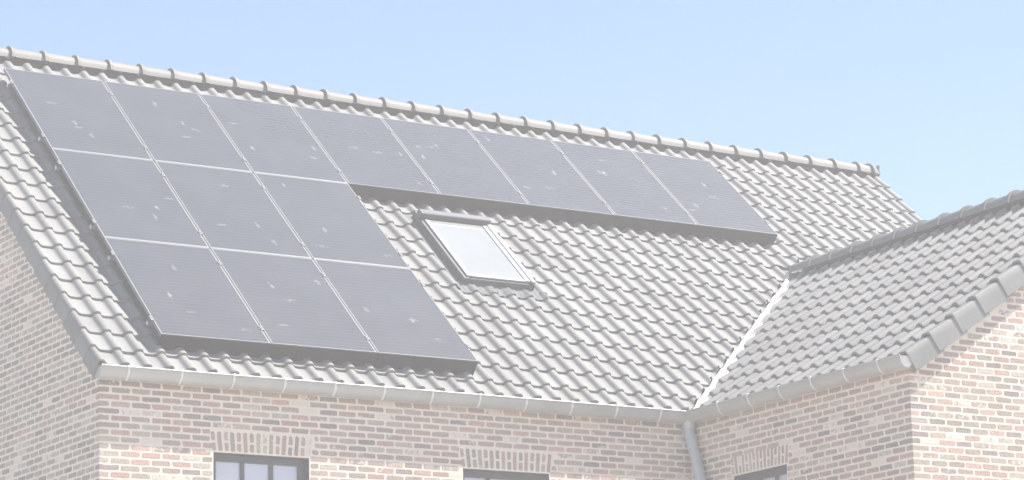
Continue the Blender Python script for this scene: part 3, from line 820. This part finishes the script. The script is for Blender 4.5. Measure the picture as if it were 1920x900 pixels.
# ------------------------------------------------------------------ roof window
x0, x1, v0, v1 = 4.035, 4.83, 1.80, 3.10
rw = empty('roof_window', (0, 0, 0)); rw.parent = house; rw.location = -HB
def slab(mb, xa, xb, va, vb, za, zb_, bev=0.0): mb.box((xa, va, za), (xb, vb, zb_), FM, bev=bev)
TOP = 0.125
mb = MB()
slab(mb, x0 - 0.03, x0 + 0.045, v0, v1, -0.02, TOP - 0.02, 0.006); slab(mb, x1 - 0.045, x1 + 0.03, v0, v1, -0.02, TOP - 0.02, 0.006)
slab(mb, x0 + 0.045, x1 - 0.045, v0 + .001, v0 + 0.06, -0.02, TOP - 0.022, 0.006)
frm = mb.build('outer_frame', M_CASE, rw)
mb = MB()                                     # pale aluminium sash
slab(mb, x0 + 0.012, x0 + 0.060, v0 + 0.03, v1 - 0.13, TOP - 0.018, TOP, 0.004)
slab(mb, x1 - 0.085, x1 - 0.03, v0 + 0.03, v1 - 0.13, TOP - 0.018, TOP + 0.004, 0.004)
slab(mb, x0 + 0.060, x1 - 0.085, v0 + 0.025, v0 + 0.075, TOP - 0.018, TOP, 0.004)
slab(mb, x1 - 0.026, x1 + 0.032, v0 + 0.01, v1 - 0.08, TOP - 0.012, TOP + 0.012, 0.008)
mb.build('sash', M_SASH, rw)
mb = MB(); slab(mb, x0 - 0.03, x1 + 0.03, v1 - 0.10, v1 + 0.0, TOP - 0.03, TOP + 0.052, 0.008); slab(mb, x0, x1, v1 - 0.05, v1 + 0.10, 0.03, TOP - 0.03); mb.build('top_cover', M_COVER, rw)
mb = MB(); slab(mb, x0 + 0.058, x1 - 0.083, v0 + 0.073, v1 - 0.128, TOP - 0.012, TOP - 0.006); mb.build('pane', M_SKYPANE, rw)
mb = MB()                                     # flashing: apron dressed over the tiles below, soakers at the sides
N = 60; vs = []
for i in range(N + 1):
    x = x0 - 0.14 + (x1 - x0 + 0.28) * i / N
    ph = ((x - U0) / TW % 1.0) * TW
    zz = 0
    for (xa, za), (xb, zb_) in zip(PROF, PROF[1:]):
        if xa <= ph <= xb: zz = za + (zb_ - za) * (ph - xa) / (xb - xa)
    for v, k in ((v0 - 0.16, 1.0), (v0 - 0.07, 0.8), (v0 + 0.005, 0.15)):
        vs.append(FM @ Vector((x, v, 0.026 + 0.006 * math.sin(i * 1.7 + v * 9) + zz * k + (0.02 if k < 0.5 else 0))))
mb.add(vs, [(i * 3 + j, i * 3 + j + 1, i * 3 + j + 4, i * 3 + j + 3) for i in range(N) for j in range(2)], None, True)
slab(mb, x0 - 0.12, x0 - 0.031, v0 - 0.02, v1 + 0.12, 0.02, 0.030); slab(mb, x1 + 0.031, x1 + 0.12, v0 - 0.02, v1 + 0.12, 0.02, 0.030)
slab(mb, x0 - 0.03, x1 + 0.03, v1 + 0.02, v1 + 0.13, 0.02, 0.030)
mb.build('flashing', M_LEAD, rw)

# ------------------------------------------------------------------ solar panels (things of their own, bolted on the roof)
TH = 0.035; W_, H_ = PW - 0.020, PH - 0.022
def panel_meshes():
    fr = MB(); b = 0.011
    for lo, hi in (((0, 0, -TH), (b, H_, 0)), ((W_ - b, 0, -TH), (W_, H_, 0)), ((b, 0.0005, -TH), (W_ - b, b, 0)), ((b, H_ - b, -TH), (W_ - b, H_ - 0.0005, 0))): fr.box(lo, hi)
    lam = MB(); lam.box((b, b, -0.008), (W_ - b, H_ - b, -0.0025))
    bk = MB(); bk.box((b, b, -0.012), (W_ - b, H_ - b, -0.0085)); bk.box((W_ / 2 - 0.06, H_ - 0.2, -0.03), (W_ / 2 + 0.06, H_ - 0.1, -0.012))
    return fr.mesh('frame', M_ALU), lam.mesh('laminate', M_LAM), bk.mesh('backsheet', M_DECK)
PF, PL, PB = panel_meshes()
cl = MB(); cl.box((-0.017, -0.035, -0.006), (0.017, 0.035, 0.006), bev=0.002); cl.box((-0.006, -0.006, 0.006), (0.006, 0.006, 0.012), bev=0.002)
CLM = cl.mesh('clamp', M_ALU)
cells = [(k, 2) for k in range(8)] + [(k, 1) for k in range(3)] + [(k, 0) for k in range(3)]
def tile_level(x, v):
    """height of the tiles under slope point (x, v), measured from the panel faces"""
    ph = (x - U0) % TW; z = 0.0
    for (xa, za), (xb, zb_) in zip(PROF, PROF[1:]):
        if xa <= ph <= xb: z = za + (zb_ - za) * (ph - xa) / (xb - xa)
    return -H_PAN + z + 0.026 * (1 - ((v - VE_M) % GA_M) / GA_M)
def gap_shade_strip(k, r, wd):
    """near-black strip added as shade under the lowest panels, cut to the tiles"""
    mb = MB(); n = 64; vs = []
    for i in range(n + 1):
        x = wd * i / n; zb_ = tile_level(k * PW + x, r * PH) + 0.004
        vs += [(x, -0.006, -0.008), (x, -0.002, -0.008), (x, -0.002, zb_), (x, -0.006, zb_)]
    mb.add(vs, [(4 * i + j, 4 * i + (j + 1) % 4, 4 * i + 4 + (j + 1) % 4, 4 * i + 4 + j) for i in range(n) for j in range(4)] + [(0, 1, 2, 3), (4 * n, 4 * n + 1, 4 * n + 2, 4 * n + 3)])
    return mb.mesh('gap_shade_strip', M_SHADE)  # its colour stands in for the dark of the gap
tr = MB(); tr.box((0.0, H_ + 0.0015, -0.012), (W_, PH - 0.0015, 0.002)); TRM = tr.mesh('row_trim', M_TRIM)
ct = MB(); ct.box((W_ + 0.0015, 0.0, -0.016), (PW - 0.0015, H_, -0.006)); CTM = ct.mesh('joint_cover', M_COVER)
ORD = ['first', 'second', 'third', 'fourth', 'fifth', 'sixth', 'seventh', 'last']
def plabel(k, r):
    if r == 2:
        if k == 0: return 'black solar panel in the top row nearest the left gable, under the ridge'
        if k == 7: return 'black solar panel at the free right end of the long top row'
        ext = {1: 'second', 2: 'third', 3: 'fourth', 4: 'fifth', 5: 'sixth', 6: 'seventh'}[k]
        return f'black solar panel, {ext} from the gable in the top row under the ridge'
    if r == 1:
        return ['middle row solar panel at the left edge, beside the shaded verge tiles', 'centre panel of the three by three block of solar panels', 'middle row solar panel just left of the roof window'][k]
    return ['lowest solar panel at the left corner, above the gutter and gable corner', 'lowest row solar panel between its two neighbours above the gutter', 'lowest row solar panel at the right corner, beside bare roof tiles'][k]
for k, r in cells:
    e = empty('solar_panel', (k * PW, r * PH * CA, Z0 + r * PH * SA), (AL, 0, 0))
    tag(e, plabel(k, r), 'solar panel', 'solar panels on the main roof')
    for nm, me in (('frame', PF), ('laminate', PL), ('backsheet', PB)): link(nm, me, e)
    if r == 0 or (r == 2 and k > 2): link('gap_shade_strip', gap_shade_strip(k, r, W_ if (k, r) in ((2, 0), (7, 2)) else PW - 0.001), e)
    if r < 2: link('row_trim', TRM, e)
    if (k, r) not in ((2, 0), (2, 1), (7, 2)): link('joint_cover', CTM, e)
    for v in (0.26, 1.42):
        xs = [W_ + 0.010] + ([-0.010] if k == 0 else [])
        for x in xs: link('clamp', CLM, e, (x, v + random.uniform(-0.02, 0.02), 0.001))
# mounting rails under the panels, their ends showing at the edges
RL = {0: 'lowest', 1: 'middle', 2: 'top'}
for r in range(3):
    ln = (8 if r == 2 else 3) * PW
    for j, v in enumerate((0.26, 1.42)):
        e = empty('mounting_rail', (-0.035, (r * PH + v) * CA, Z0 + (r * PH + v) * SA), (AL, 0, 0))
        tag(e, f'aluminium rail under the {"lower" if j == 0 else "upper"} part of the {RL[r]} row of solar panels', 'rail', 'rails carrying the solar panels')
        mb = MB(); mb.box((0, -0.018, -TH - 0.032), (ln + 0.045, 0.018, -TH - 0.001), bev=0.003); mb.build('profile', M_ALU, e)
        ec = MB(); ec.box((-0.004, -0.019, -TH - 0.033), (0.0, 0.019, -TH + 0.001)); ec.build('end_cap', M_ALU_L, e)
        hk = MB(); hk.box((-0.016, -0.10, -TH - 0.085), (0.016, 0.012, -TH - 0.0781)); hk.box((-0.016, 0.0, -TH - 0.078), (0.016, 0.012, -TH - 0.033)); hm = hk.mesh('roof_hook', M_ALU)
        x = 0.3
        while x < ln: link('roof_hook', hm, e, (x, 0, 0)); x += 1.29

# ------------------------------------------------------------------ ground and air
mb = MB(); n = 24; S = 170.0
vs = [(-S + 2 * S * i / n, -S + 2 * S * j / n, 0.0) for i in range(n + 1) for j in range(n + 1)]
mb.add(vs, [(i * (n + 1) + j, (i + 1) * (n + 1) + j, (i + 1) * (n + 1) + j + 1, i * (n + 1) + j + 1) for i in range(n) for j in range(n)])
tag(mb.build('ground', M_GROUND), kind='structure')
mb = MB(); mb.box((-3.0, -9.0, -0.05), (16.0, YG - 0.02, 0.02)); mb.box((-3.0, YG - 0.019, -0.05), (XW - 0.02, YF - 0.02, 0.02))
tag(mb.build('pavement', M_PAVE), kind='structure')
mb = MB(); mb.box((-S - 5, -S - 5, -1.0), (S + 5, S + 5, Z0 + 4.35)); hz = mb.build('haze', M_DECK)
m = bpy.data.materials.new('thin_haze'); m.use_nodes = True; m.node_tree.nodes.clear()
pv = m.node_tree.nodes.new('ShaderNodeVolumePrincipled'); pv.inputs['Color'].default_value = (1.0, 0.955, 0.91, 1)
pv.inputs['Density'].default_value = HAZE_DENSITY; pv.inputs['Anisotropy'].default_value = 0.0
ou = m.node_tree.nodes.new('ShaderNodeOutputMaterial'); m.node_tree.links.new(pv.outputs[0], ou.inputs['Volume'])
hz.data.materials.clear(); hz.data.materials.append(m); hz['kind'] = 'stuff'
